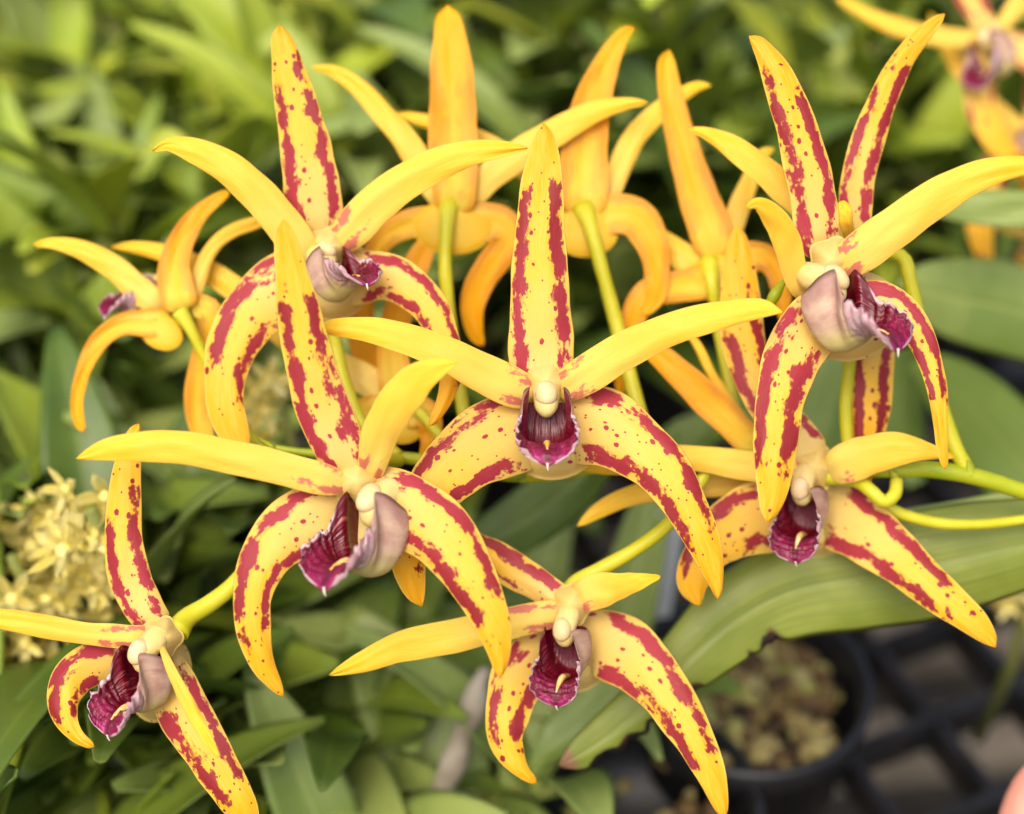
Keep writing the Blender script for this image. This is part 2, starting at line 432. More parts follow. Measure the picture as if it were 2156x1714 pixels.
def chin(root, cx, cy, z, rx, ry, rot=0, depth=.5, kind='front', name='chin'):
    """the shallow pale cup where the sepals join, a bowl with a rolled rim"""
    verts, A, uvs = [], {'u': [], 'v': [], 'band': [], 'dots': []}, []
    rings, seg = 12, 40
    c, s_ = math.cos(math.radians(rot)), math.sin(math.radians(rot))
    sdd = random.random()*90
    for side in (0, 1):
        for i in range(rings+1):
            r = i/rings
            for j in range(seg):
                f = 2*math.pi*j/seg
                a, b = r*rx*1.12*math.cos(f), r*ry*1.08*math.sin(f)
                x, y = cx+a*c-b*s_, cy+a*s_+b*c
                dz = (depth*rx*(r*r-1) - 75*(max(0, r-.55)/.45)**2) if kind == 'front' else depth*rx*math.sqrt(max(0, 1-r*r))
                verts.append(P(x, y, z+dz-(8*math.sqrt(max(0, 1-r*r)) if side else 0)*(1 if kind == 'front' else 4)))
                A['u'].append(.02+.10*r if kind == 'front' else .10+.16*r); A['v'].append(.2); A['band'].append(-3); A['dots'].append(.55 if r > .72 and kind == 'front' else .0)
                uvs.append((sdd+a*.1, b*.1))
    faces = []
    o1 = (rings+1)*seg
    for side in (0, 1):
        for i in range(rings):
            for j in range(seg):
                a_ = side*o1+i*seg+j; b_ = side*o1+i*seg+(j+1) % seg
                faces.append((a_, b_, b_+seg, a_+seg) if side == 0 else (a_, a_+seg, b_+seg, b_))
    for j in range(seg):
        a_ = rings*seg+j; b_ = rings*seg+(j+1) % seg
        faces.append((a_, b_, b_+o1, a_+o1))
    return link(name, verts, faces, [M_sep if kind == 'front' else M_back], root, Vector(root.location), attrs=A, uv=uvs)

def hub(root, cx, cy, z, r):
    """the pale swelling the petals and sepals grow out of"""
    vs, A, uvs, fs = [], {'u': [], 'v': [], 'band': [], 'dots': []}, [], []
    sg, rn = 32, 9
    for side in (0, 1):
        for i in range(rn+1):
            q = i/rn
            for j in range(sg):
                g = 2*math.pi*j/sg
                rr_ = r*q*(1+.10*math.sin(5*g+1.57))
                vs.append(P(cx+rr_*math.cos(g), cy+rr_*math.sin(g), z+(20-52*q*q if side == 0 else -34-8*(1-q)*3)))
                A['u'].append(.04+.06*q); A['v'].append(.2); A['band'].append(-3); A['dots'].append(.0); uvs.append((q*r*.1*math.cos(g)+cx, q*r*.1*math.sin(g)))
    o1 = (rn+1)*sg
    for side in (0, 1):
        for i in range(rn):
            for j in range(sg):
                a_ = side*o1+i*sg+j; b_ = side*o1+i*sg+(j+1) % sg
                fs.append((a_, b_, b_+sg, a_+sg) if side == 0 else (a_, a_+sg, b_+sg, b_))
    for j in range(sg):
        a_ = rn*sg+j; b_ = rn*sg+(j+1) % sg; fs.append((a_, a_+o1, b_+o1, b_))
    return link('receptacle', vs, fs, M_sep, root, Vector(root.location), attrs=A, uv=uvs)
GF = 'spotted yellow orchid flowers on the arching spray'
GB = 'orchid flowers of the spray turned away from the viewer'
def flower(x, y, z, label, group=GF):
    return empty('orchid_flower', P(x, y, z), label, 'flower', group)
Sx, Pt = 'sepal', 'petal'

# --- F1, the middle flower
f = flower(1155, 850, -40, 'middle orchid flower facing straight out, purple lip framed by two crescents')
petal(f, Sx, [(1145,260,3),(1146,285,21),(1144,330,34),(1140,400,45),(1137,480,53),(1136,560,60),(1137,640,64),(1139,720,68),(1144,790,64),(1150,840,46)], (-30,0,-30), curv=.18, bands=[(1,.08,.80,1),(-1,.1,.84,1)])
petal(f, Pt, [(658,699,2),(700,689,17),(780,695,27),(860,715,33),(940,745,37),(1010,783,42),(1080,815,42),(1130,835,30)], (-10,60,40), 'petal', curv=.35, roll=.1)
petal(f, Pt, [(1648,657,2),(1600,650,21),(1530,661,29),(1450,681,34),(1370,711,38),(1290,753,42),(1215,800,40),(1170,830,28)], (-10,90,130), 'petal', curv=.35, roll=-.1)
petal(f, Sx, [(1165,905,60),(1110,905,86),(1045,925,86),(985,960,76),(930,1010,66),(890,1070,54),(867,1130,44),(862,1190,37),(872,1240,25),(888,1277,3)], (-70,20,-50), curv=.3, bands=[(1,.2,.9,1),(-1,.1,.66,.9)])
petal(f, Sx, [(1150,905,60),(1205,895,84),(1265,900,82),(1325,930,72),(1385,978,60),(1435,1048,49),(1474,1125,38),(1498,1190,27),(1509,1235,14),(1511,1262,2)], (-70,50,40), curv=.3, bands=[(1,.15,.8,.9),(-1,.16,.8,1.1)])
chin(f, 1162, 905, -22, 100, 98, depth=.35)
lip(f, 1150, 836, 10, 0, 2, 0, 150, seed=1)
# --- F2, lower left of the middle
f = flower(740, 1050, 90, 'large orchid flower left of centre, its mauve side lobe to the right of the lip')
petal(f, Sx, [(598,462,2),(600,490,20),(612,560,33),(628,650,44),(645,730,52),(667,820,56),(695,900,58),(722,965,50),(740,1020,38)], (90,150,160), curv=.2, roll=-.1, bands=[(1,.02,.72,1.1),(-1,.1,.72,1.2)])
petal(f, Pt, [(160,966,2),(220,948,22),(300,940,32),(400,945,35),(500,965,36),(600,988,36),(680,1008,33),(735,1022,22)], (110,170,150), 'petal', curv=.4)
petal(f, Pt, [(962,763,2),(920,775,24),(875,803,38),(832,855,42),(800,915,38),(786,970,32),(775,1010,26)], (90,190,230), 'petal', curv=.4)
petal(f, Sx, [(740,1090,58),(690,1090,84),(635,1108,76),(585,1142,64),(548,1195,50),(531,1260,40),(534,1330,36),(552,1395,27),(577,1438,16),(596,1466,3)], (60,130,90), curv=.3, bands=[(-1,.05,.78,1),(1,.1,.74,.9)])
petal(f, Sx, [(750,1080,56),(800,1066,80),(860,1078,82),(917,1114,74),(965,1170,63),(1005,1240,52),(1035,1310,40),(1051,1370,26),(1053,1428,2)], (60,170,170), curv=.3, bands=[(1,.08,.74,1),(-1,.12,.82,1.15)])
chin(f, 748, 1095, 88, 98, 92, depth=.3)
lip(f, 795, 1058, 105, -40, 2, 2, 175, seed=2)
# --- F3, upper left
f = flower(700, 520, -170, 'tall orchid flower at upper left, dark purple lip pointing right')
petal(f, Sx, [(590,53,2),(592,80,22),(606,140,34),(624,220,46),(641,300,54),(653,380,60),(662,440,60),(680,500,52)], (-170,-130,-140), curv=.2, bands=[(1,.06,.83,1),(-1,.06,.86,1)])
petal(f, Pt, [(320,318,2),(355,305,14),(410,317,27),(470,347,34),(530,395,38),(580,452,40),(625,510,38),(665,550,28)], (-150,-90,-90), 'petal', curv=.4, bands=[])
petal(f, Pt, [(1112,312,2),(1060,314,17),(1000,321,26),(930,342,34),(860,378,39),(790,432,42),(740,485,40),(705,520,30)], (-140,-80,-60), 'petal', curv=.4)
petal(f, Sx, [(690,585,50),(640,590,70),(585,612,74),(530,660,66),(492,720,57),(474,785,46),(474,845,41),(488,900,35),(505,935,24),(518,955,4)], (-190,-140,-120), curv=.25, bands=[(-1,.18,.66,1.3),(1,.3,.8,.9)])
petal(f, Sx, [(705,590,50),(750,585,58),(800,582,52),(850,598,47),(900,642,40),(932,700,33),(950,770,26),(940,830,18),(916,880,11),(903,897,2)], (-190,-110,-60), curv=.3, bands=[(1,.12,.78,1),(-1,.1,.7,1)])
chin(f, 700, 585, -172, 78, 84, depth=.3)
lip(f, 680, 540, -140, 42, -16, 4, 132, side=.8, seed=3)
# --- F4, upper right
f = flower(1770, 560, -10, 'large orchid flower at right with a big mauve side lobe left of its lip')
petal(f, Sx, [(1577,76,3),(1600,96,18),(1632,150,32),(1660,220,41),(1683,290,46),(1703,360,49),(1715,430,49),(1722,490,46),(1742,540,40)], (-60,-20,-30), curv=.2, bands=[(1,.05,.88,1.2),(-1,.1,.72,.9)])
petal(f, Pt, [(2215,345,3),(2156,349,21),(2080,363,30),(2000,400,39),(1930,446,42),(1865,493,44),(1800,538,42),(1750,565,30)], (20,80,120), 'petal', curv=.35)
petal(f, Pt, [(1571,438,4),(1597,430,15),(1632,462,27),(1660,520,30),(1674,580,26),(1695,625,20)], (10,80,150), 'petal', curv=.4, bands=[])
petal(f, Sx, [(1760,650,48),(1725,672,66),(1690,715,66),(1660,775,58),(1643,840,53),(1636,900,50),(1631,965,44),(1628,1030,33),(1622,1070,22),(1616,1099,6)], (0,90,110), curv=.25, bands=[(-1,.1,.78,1.1),(1,.22,.82,1.3)])
petal(f, Sx, [(1800,650,50),(1850,640,50),(1897,660,42),(1935,705,34),(1958,762,27),(1973,820,22),(1981,890,16),(1984,940,13),(1990,988,3)], (0,50,40), curv=.3, bands=[(1,.05,.7,1.3),(-1,.2,.7,1.2)])
chin(f, 1790, 665, 14, 100, 88, rot=-14, depth=.3)
lip(f, 1741, 598, 60, 45, 0, 4, 169, seed=4)
# --- F5, lower right
f = flower(1720, 1000, -190, 'orchid flower at lower right whose longest sepal reaches down across the wide leaf')
petal(f, Sx, [(1552,473,2),(1555,510,22),(1556,580,38),(1560,660,45),(1568,730,46),(1590,800,45),(1630,865,45),(1680,920,45),(1720,970,38)], (-190,-200,-230), curv=.25, bands=[(1,.1,.62,1.3),(-1,.06,.74,1)])
petal(f, Pt, [(1205,985,3),(1270,980,20),(1350,970,28),(1450,965,27),(1550,977,31),(1640,990,32),(1705,1000,22)], (-180,-190,-210), 'petal', curv=.4)
petal(f, Pt, [(2010,964,2),(1960,951,17),(1900,945,33),(1840,956,42),(1780,976,42),(1742,998,28)], (-170,-120,-90), 'petal', curv=.4, bands=[(-1,.02,.12,1)])
petal(f, Sx, [(1710,1090,50),(1660,1085,70),(1600,1090,76),(1545,1112,66),(1500,1148,52),(1468,1195,41),(1460,1232,33),(1468,1262,15),(1474,1275,2)], (-285,-190,-200), curv=.3, bands=[(-1,.15,.8,1),(1,.1,.5,1.2)])
petal(f, Sx, [(1720,1075,55),(1765,1085,74),(1835,1130,62),(1912,1195,51),(1985,1256,42),(2045,1305,31),(2080,1340,19),(2096,1363,3)], (-285,-150,-110), curv=.25, bands=[(1,.08,.78,.9),(-1,.08,.78,1.1)])
chin(f, 1726, 1084, -262, 80, 84, rot=10, depth=.3)
lip(f, 1690, 1026, -165, -28, 30, 0, 132, seed=5)
# --- F6, bottom centre
f = flower(1195, 1290, -120, 'lowest orchid flower, bottom centre, its long left petal passing behind a sepal tip')
petal(f, Sx, [(930,1122,3),(980,1140,25),(1040,1172,37),(1090,1206,38),(1140,1236,34),(1190,1268,30)], (-120,-150,-180), curv=.35, bands=[(-1,.1,.85,1.5),(1,.3,.8,.7)])
petal(f, Pt, [(693,1422,2),(760,1396,22),(830,1366,32),(900,1350,36),(980,1334,35),(1060,1316,34),(1130,1300,33),(1190,1290,26)], (-110,-80,-60), 'petal', curv=.4, bands=[(1,.05,.22,1),(-1,.05,.2,1)])
petal(f, Pt, [(1391,1214,2),(1350,1223,17),(1300,1235,29),(1250,1247,38),(1212,1262,32)], (-100,-50,0), 'petal', curv=.45, bands=[(-1,.02,.12,1)])
petal(f, Sx, [(1195,1370,48),(1150,1380,62),(1112,1405,64),(1085,1442,58),(1070,1490,49),(1063,1540,41),(1075,1585,31),(1098,1622,17),(1130,1649,4)], (-205,-100,-100), curv=.3, bands=[(-1,.2,.72,1),(1,.2,.82,1.2)])
petal(f, Sx, [(1210,1355,50),(1255,1350,70),(1305,1368,74),(1358,1410,66),(1410,1474,53),(1457,1548,44),(1494,1625,32),(1515,1685,20),(1525,1724,3)], (-205,-70,-50), curv=.25, bands=[(1,.1,.72,1.1),(-1,.14,.8,1.1)])
chin(f, 1207, 1368, -190, 76, 84, depth=.3)
lip(f, 1190, 1322, -90, -25, 30, 0, 132, seed=6)
# --- F7, lower left corner
f = flower(345, 1345, -20, 'orchid flower in the lower left corner with a ruffled purple lip turned left')
petal(f, Sx, [(293,892,3),(281,915,15),(272,960,26),(264,1020,32),(260,1090,39),(262,1160,43),(276,1225,46),(303,1280,43),(345,1325,32)], (-30,-20,-50), curv=.3, bands=[(1,.1,.62,1.1),(-1,.05,.7,1.1)])
petal(f, Pt, [(-95,1287,3),(-40,1295,16),(0,1303,22),(80,1316,25),(170,1332,24),(250,1340,26),(325,1345,26)], (-10,20,40), 'petal', curv=.4, bands=[(1,.05,.25,1),(-1,.05,.2,1)])
petal(f, Pt, [(462,1596,2),(430,1545,12),(400,1490,15),(370,1430,12),(347,1380,8),(338,1350,6)], (10,150,220), 'petal', curv=.3, bands=[])
petal(f, Sx, [(300,1400,40),(245,1392,46),(192,1400,47),(152,1428,44),(134,1470,36),(140,1515,26),(163,1550,15),(198,1573,8)], (-80,10,40), curv=.35, bands=[(-1,.15,.8,1.3),(1,.3,.8,1.2)])
petal(f, Sx, [(345,1390,44),(362,1440,50),(392,1505,58),(434,1577,51),(474,1645,45),(510,1705,35),(534,1752,14),(541,1772,3)], (-80,30,20), curv=.25, bands=[(1,.05,.72,.9),(-1,.2,.8,1.2)])
chin(f, 337, 1428, -60, 58, 88, rot=14, depth=.3)
lip(f, 308, 1372, 20, -40, 25, -8, 146, seed=7)
# --- F8, behind F4
f = flower(1795, 530, -170, 'half hidden orchid flower behind the large one at right, its spotted sepal leaning right')
petal(f, Sx, [(1989,29,4),(1955,60,16),(1905,120,24),(1868,190,30),(1840,260,34),(1817,330,36),(1804,400,36),(1802,460,34),(1800,510,30)], (-160,-130,-120), curv=.2, bands=[(1,.1,.7,1.1),(-1,.08,.84,1.3)])
petal(f, Pt, [(1448,271,3),(1490,282,14),(1550,315,26),(1610,360,30),(1665,410,31),(1720,460,28),(1775,510,22)], (-160,-170,-190), 'petal', curv=.4, bands=[])
petal(f, Pt, [(1776,422,6),(1776,440,17),(1782,470,15),(1795,520,10)], (-150,-60,-60), 'petal', curv=.5, bands=[])
petal(f, Sx, [(1810,590,32),(1830,660,42),(1836,720,46),(1836,800,45),(1832,880,39),(1829,950,28),(1822,1005,15),(1820,1030,3)], (-180,-210,-220), curv=.25, bands=[(1,.1,.8,1.1),(-1,.1,.8,1.1)])
tube('pedicel', [(1800,560,-190,16),(1860,532,-210,15),(1903,545,-220,15),(1918,600,-220,15),(1940,700,-225,15),(1980,850,-225,16),(2010,940,-222,17),(2042,998,-215,16)], M_ped, f)

fr = [o for o in S.collection.objects if o.name.startswith('orchid_flower')]
for f, (x, y, z, rad) in zip(fr, [(1150,806,-8,52), (748,1012,98,50), (692,520,-140,44), (1752,548,12,50), (1716,985,-188,50), (1203,1272,-108,46), (340,1342,0,44)]):
    hub(f, x, y, z, rad)

# --- flowers seen from behind
f = flower(945, 440, -380, 'orchid flower turned away with the tallest orange sepal, left of the top centre', GB)
petal(f, Sx, [(942,11,8),(944,38,26),(948,90,37),(951,160,46),(954,240,50),(956,320,52),(957,400,48),(952,450,38)], (-350,-360,-400), 'back', bands=[(1,.1,.72,1.3),(-1,.1,.72,1.3)], curv=-.2)
petal(f, Pt, [(655,142,3),(700,150,13),(755,186,20),(815,250,24),(870,320,28),(910,390,28),(935,435,22)], (-370,-380,-420), 'petal', curv=.3, bands=[])
petal(f, Pt, [(1366,217,3),(1320,218,13),(1250,236,24),(1170,278,30),(1100,320,32),(1030,372,32),(970,435,26)], (-370,-350,-340), 'petal', curv=.3, bands=[])
petal(f, Sx, [(965,478,40),(1010,468,44),(1055,475,40),(1068,510,33),(1040,550,32),(1008,600,29),(994,650,25),(1001,700,18),(1018,728,5)], (-370,-380,-430), 'back', curv=-.1)
petal(f, Sx, [(930,470,40),(870,470,32),(812,500,25),(778,560,24),(762,640,26),(765,730,28),(790,800,8)], (-370,-400,-430), 'back', curv=-.1)
chin(f, 955, 478, -372, 76, 54, kind='back', depth=.2)
tube('pedicel', [(945,430,-372,24),(941,470,-340,16.0),(937,560,-320,14.3),(948,680,-330,14.3),(962,780,-320,14.3),(980,890,-290,14.3),(1000,985,-240,13.4)], M_ped, f)

f = flower(1232, 450, -400, 'orchid flower turned away with an orange sepal curving right, just right of top centre', GB)
petal(f, Sx, [(1336,57,6),(1310,75,15),(1278,130,27),(1252,200,37),(1237,270,44),(1230,340,50),(1230,410,52),(1228,455,42)], (-380,-390,-420), 'back', bands=[(1,.1,.72,1.2),(-1,.1,.6,1.3)], curv=-.2)
petal(f, Pt, [(1498,180,3),(1460,186,13),(1400,225,20),(1345,277,24),(1310,340,25),(1285,405,22),(1260,450,20)], (-410,-420,-450), 'petal', curv=.3, bands=[])
petal(f, Pt, [(830,240,3),(870,248,12),(950,270,18),(1030,305,22),(1110,360,25),(1200,430,25)], (-410,-440,-480), 'petal', curv=.3, bands=[])
petal(f, Sx, [(1245,462,42),(1295,450,42),(1338,458,42),(1368,500,36),(1382,560,28),(1380,620,22),(1355,664,8)], (-390,-380,-390), 'back', curv=-.15)
chin(f, 1232, 488, -392, 62, 50, kind='back', depth=.2)
tube('pedicel', [(1228,440,-392,26),(1243,478,-358,16.0),(1268,570,-330,15.1),(1292,660,-330,16.0),(1318,760,-320,16.0),(1345,860,-290,16.0),(1380,960,-240,13.4)], M_ped, f)

f = flower(1515, 550, -430, 'orchid flower turned away behind the gap between the middle and right flowers', GB)
petal(f, Sx, [(1408,105,7),(1404,140,20),(1417,220,27),(1440,310,33),(1466,400,40),(1495,480,46),(1512,540,38)], (-410,-420,-440), 'back', bands=[(1,.1,.6,1),(-1,.1,.6,1)], curv=-.2)
petal(f, Pt, [(1630,312,4),(1602,330,14),(1575,390,20),(1552,450,23),(1530,520,22)], (-420,-440,-460), 'petal', curv=.3, bands=[])
petal(f, Pt, [(1372,472,4),(1415,520,25),(1465,560,32),(1510,570,28)], (-420,-430,-440), 'petal', curv=.3, bands=[])
petal(f, Sx, [(1505,590,40),(1440,600,34),(1372,615,32),(1335,660,27),(1325,720,22),(1312,780,18),(1305,840,6)], (-410,-400,-440), 'back', curv=-.1)
petal(f, Sx, [(1535,560,40),(1590,540,32),(1628,555,28),(1645,600,24),(1650,680,8)], (-410,-390,-390), 'back', curv=-.1)
chin(f, 1510, 585, -420, 58, 46, kind='back', depth=.2)
tube('pedicel', [(1492,550,-425,24),(1500,600,-390,14.3),(1515,700,-400,12.6),(1540,830,-380,12.6),(1570,950,-300,11.8)], M_ped, f)

f = flower(378, 660, -330, 'orchid flower turned away at far left, thin orange sepal hooking down', GB)
petal(f, Sx, [(483,403,5),(450,424,14),(410,460,21),(380,510,28),(366,560,33),(370,610,38),(382,655,36)], (-320,-330,-350), 'back', bands=[(1,.1,.72,1.2),(-1,.1,.72,1.2)], curv=-.25)
petal(f, Pt, [(70,516,3),(110,512,12),(165,524,20),(230,557,26),(285,603,29),(345,650,27)], (-330,-330,-340), 'petal', curv=.3, bands=[])
petal(f, Pt, [(600,452,3),(540,468,13),(480,492,15),(441,530,15),(420,580,17),(400,640,18)], (-340,-360,-380), 'petal', curv=.3, bands=[])
petal(f, Sx, [(360,680,34),(310,680,30),(255,684,24),(207,720,20),(176,780,16),(162,840,14),(166,885,12),(176,909,8)], (-320,-310,-320), 'back', bands=[(-1,.1,.75,1.4)], curv=-.2)
petal(f, Sx, [(405,660,28),(432,652,30),(448,700,32),(428,780,32),(416,850,28),(428,915,22),(448,955,5)], (-330,-360,-350), 'back', curv=-.1)
chin(f, 338, 698, -322, 44, 34, rot=30, kind='back', depth=.2)
lip(f, 318, 600, -400, -50, -10, 0, 110, seed=8)
tube('pedicel', [(378,655,-290,18.5),(400,690,-290,13.4),(425,740,-300,11.8),(470,830,-300,10.9),(540,930,-230,10.1),(575,948,-190,9.2)], M_ped, f)

f = flower(850, 850, -330, 'pale orchid flower low between the left and middle ones, mostly hidden, turned away', GB)
petal(f, Sx, [(912,480,6),(890,530,24),(862,590,30),(838,660,32),(826,740,34),(838,830,38)], (-320,-360,-380), 'back', bands=[], curv=-.2)
petal(f, Pt, [(232,520,3),(290,522,14),(360,538,20),(440,572,25),(530,635,28),(610,710,30),(700,765,32),(770,800,32),(835,845,28)], (-320,-380,-440), 'petal', curv=.3, bands=[])
petal(f, Sx, [(860,860,40),(900,880,30),(905,930,20),(885,975,6)], (-310,-300,-300), 'back', bands=[], curv=-.1)
petal(f, Sx, [(820,860,36),(760,870,30),(700,900,24),(670,960,6)], (-330,-340,-360), 'back', bands=[], curv=-.1)
chin(f, 848, 885, -318, 44, 46, kind='back', depth=.2)
tube('pedicel', [(850,830,-290,16.8),(865,850,-280,13.4),(900,885,-250,11.8),(940,935,-220,11.8),(975,985,-200,10.9)], M_ped, f)

f = flower(1600, 985, -300, 'yellow orchid flower mostly hidden behind the hanging spotted sepal at right', GB)
petal(f, Sx, [(1325,688,5),(1378,738,22),(1432,788,30),(1500,852,34),(1565,915,32),(1610,960,28)], (-290,-300,-320), 'back', bands=[(-1,.1,.5,1)], curv=-.2)
petal(f, Pt, [(1440,688,3),(1470,730,9),(1500,790,10),(1540,850,11),(1595,930,14)], (-300,-320,-340), 'petal', curv=.3, bands=[])
petal(f, Pt, [(1215,1108,3),(1260,1076,16),(1320,1047,21),(1390,1031,23),(1470,1024,24),(1550,1018,24),(1610,1000,20)], (-290,-270,-260), 'petal', curv=.3, bands=[])
tube('pedicel', [(1600,980,-300,13.4),(1640,975,-290,10.9),(1700,980,-270,10.1)], M_ped, f)

# stalks of the front flowers
def ped(i, pts): tube('pedicel', pts, M_ped, flw[i])
flw = [o for o in S.collection.objects if o.name.startswith('orchid_flower')]
ped(0, [(1158,930,-90,22),(1150,965,-150,20),(1130,995,-190,17),(1118,1004,-210,14)])
ped(1, [(745,1040,30,22),(770,1000,-20,18),(800,975,-100,16),(840,970,-170,14)])
ped(2, [(690,560,-200,22),(700,680,-260,15),(725,800,-260,14),(770,900,-240,13),(840,960,-205,13)])
ped(3, [(1760,600,-70,22),(1790,720,-180,14),(1780,860,-215,14),(1790,985,-215,13)])
ped(4, [(1740,1000,-210,22),(1800,1010,-200,17),(1835,1035,-170,15),(1862,1056,-165,14),(1884,1040,-175,14),(1888,1012,-200,14)])
ped(5, [(1190,1262,-140,22),(1215,1225,-170,18),(1270,1195,-180,16),(1340,1155,-190,15),(1410,1100,-200,15),(1470,1020,-215,14),(1500,970,-220,12)])
ped(6, [(372,1330,-45,28),(395,1300,-70,22),(440,1272,-90,19),(495,1228,-110,18),(560,1150,-150,16),(620,1050,-180,15),(680,970,-200,12)])

# the arching stem that carries them
stem = tube('flowering_branch', [(2420,1120,-260,20),(2280,1072,-240,19),(2156,1035,-225,18),(2050,1003,-215,18),(1950,988,-215,18),(1850,990,-215,16),(1700,975,-225,15),(1550,958,-235,14),(1400,960,-235,14),(1250,985,-230,14),(1120,1003,-225,14),(1000,990,-220,14),(860,965,-215,13),(740,958,-205,11),(640,952,-200,8),(560,938,-200,6),(535,930,-198,3)], M_stem, None, n=160, seg=16)
tag(stem, 'green arching stem carrying the yellow flowers, running in from the right edge', 'stem')
def bract(x, y, z, dx, dy, l, wd):
    pts = [(x, y, wd), (x+dx*l*.5, y+dy*l*.5, wd*.8), (x+dx*l, y+dy*l, 3)]
    st, L = crom(pts, 14); vs = []; fs = []
    for i, (a, b, w_) in enumerate(st):
        for j in range(7):
            v = -1+j/3
            vs.append(P(a-dy*v*w_, b+dx*v*w_, z+14-8*v*v))
        for j in range(7):
            v = 1-j/3
            vs.append(P(a-dy*v*w_, b+dx*v*w_, z+11-8*v*v))
    for i in range(13):
        for j in range(14): fs.append((i*14+j, i*14+(j+1) % 14, (i+1)*14+(j+1) % 14, (i+1)*14+j))
    fs.append(tuple(range(13, -1, -1))); fs.append(tuple(13*14+j for j in range(14)))
    link('bract', vs, fs, M_stem, stem, Vector(stem.location))
for a in [(2045,1003,-208,-.2,-1,34,12),(1888,1005,-205,-.6,-.7,24,12),(1118,1008,-212,-.9,.2,28,10),(845,968,-200,-.9,-.3,28,10),(575,942,-195,-.8,-.5,40,7)]: bract(*a)
t = tube('thin_stalk', [(1858,1062,-250,13),(1905,1085,-250,13),(1980,1102,-252,12),(2060,1104,-255,11),(2156,1094,-260,10),(2300,1070,-265,10)], M_ped, None)
tag(t, 'thin yellow green stalk curving below the main stem at right', 'stalk')
t = tube('flower_bud', [(1616,652,-120,3),(1622,638,-112,10),(1632,620,-108,13),(1645,600,-110,8),(1655,588,-114,3)], M_stem, None, n=24)
tag(t, 'small green bud beside the tip of the middle flower\'s right petal', 'bud')

exec_bg = True
# ------------------------------------------------------------------ leaves
def leaf_mat(name, c1, c2, c3, rough=.42, trans=.25, vein=True):
    k = N(name)
    uv = k.n('UVMap', uv_map='UVMap').outputs[0]
    rnd = k.n('ObjectInfo').outputs['Random']
    n = k.noise(k.n('TexCoord').outputs['Object'], 45, 3, .6)
    col = k.mix(k.step(n, .3, .7), c1, c2)
    col = k.mix(k.math('MULTIPLY', k.math('POWER', rnd, 1.6), .85), col, c3)
    sep = k.n('SeparateXYZ', {0: uv})
    lines = k.noise(k.scaled(uv, .7, 34), 1.0, 2, .5)
    col = k.mix(k.step(lines, .5, .75, 0, .22), col, c3)
    mid = k.step(k.math('ABSOLUTE', sep.outputs[1]), .07, .01, 0, .45)
    col = k.mix(mid, col, c3)
    return k.finish(col, rough, trans, bump=lines, bs=.15, spec=.5, bd=.0004)
M_leaf = leaf_mat('leaf_olive', sc((110, 134, 34)), sc((140, 160, 54)), sc((184, 196, 62)))
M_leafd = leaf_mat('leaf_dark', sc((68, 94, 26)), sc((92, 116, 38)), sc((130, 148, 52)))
M_leafy = leaf_mat('leaf_lime', sc((146, 172, 32)), sc((176, 194, 52)), sc((208, 210, 76)))
M_leafg = leaf_mat('leaf_grey', sc((118, 140, 60)), sc((146, 162, 82)), sc((172, 184, 96)))
BURNS = [(.065, .020, .42), (.112, .016, .30), (.152, .013, .26), (.235, .012, .14), (.385, .024, .13), (.34, .008, .06)]
def big_leaf(name, pts, z, mat, label=None, cat=None, curv=.2, roll=0, parent=None, burnt=False, n=60, m=21, thick=8, mats=None, group=None):
    st, L = crom(pts, n)
    vs, fs, uvs, A = [], [], [], {'u': [], 'v': [], 'burn': []}
    origin = P(pts[-1][0], pts[-1][1], z[0])
    sdd = random.random()*20
    ring = [(-1+2*j/(m-1), 0) for j in range(m)] + [(1-2*j/(m-1), 1) for j in range(1, m-1)]
    nr = len(ring)
    for i, (x, y, w_) in enumerate(st):
        u = i/(n-1)
        a, b = st[max(0, i-1)], st[min(n-1, i+1)]
        tx, ty = b[0]-a[0], b[1]-a[1]; l = math.hypot(tx, ty) or 1; tx /= l; ty /= l
        if u < .05: w_ = w_*math.sqrt(max(.04, 1-((.05-u)/.05)**2))
        zc = z[2]*(1-u)*(1-2*u)+z[1]*4*u*(1-u)+z[0]*u*(2*u-1)
        for v, bk in ring:
            e = 1 + .02*mnoise.noise(Vector((u*14+sdd, v, 0)))
            bn = 0
            if burnt and v < 0:
                bn = sum(dp*math.exp(-((u-uc)/wd)**2) for uc, wd, dp in BURNS)
                e -= bn*min(1, (-v)**3*1.5)*(1+.5*mnoise.noise(Vector((u*90, 2, 1))))
            vv = v*w_*e
            zz = zc - curv*w_*v*v + roll*v*w_ + (thick/2*math.sqrt(max(0, 1-v*v)))*(-1 if bk else 1) - 5*math.exp(-(v/.05)**2)*(0 if bk else 1)
            zz += 9*mnoise.noise(Vector((u*4+sdd, v*1.2, 3)))
            vs.append(P(x+ty*vv, y-tx*vv, zz)); uvs.append((u*8+sdd, v)); A['u'].append(u); A['v'].append(v); A['burn'].append(bn*max(0, -v)**3)
    for i in range(n-1):
        for j in range(nr): fs.append((i*nr+j, i*nr+(j+1) % nr, (i+1)*nr+(j+1) % nr, (i+1)*nr+j))
    fs.append(tuple(range(nr-1, -1, -1))); fs.append(tuple((n-1)*nr+j for j in range(nr)))
    o = link(name, vs, fs, mat, parent, origin if not parent else Vector(parent.location), attrs=A, uv=uvs)
    return tag(o, label, cat, group)
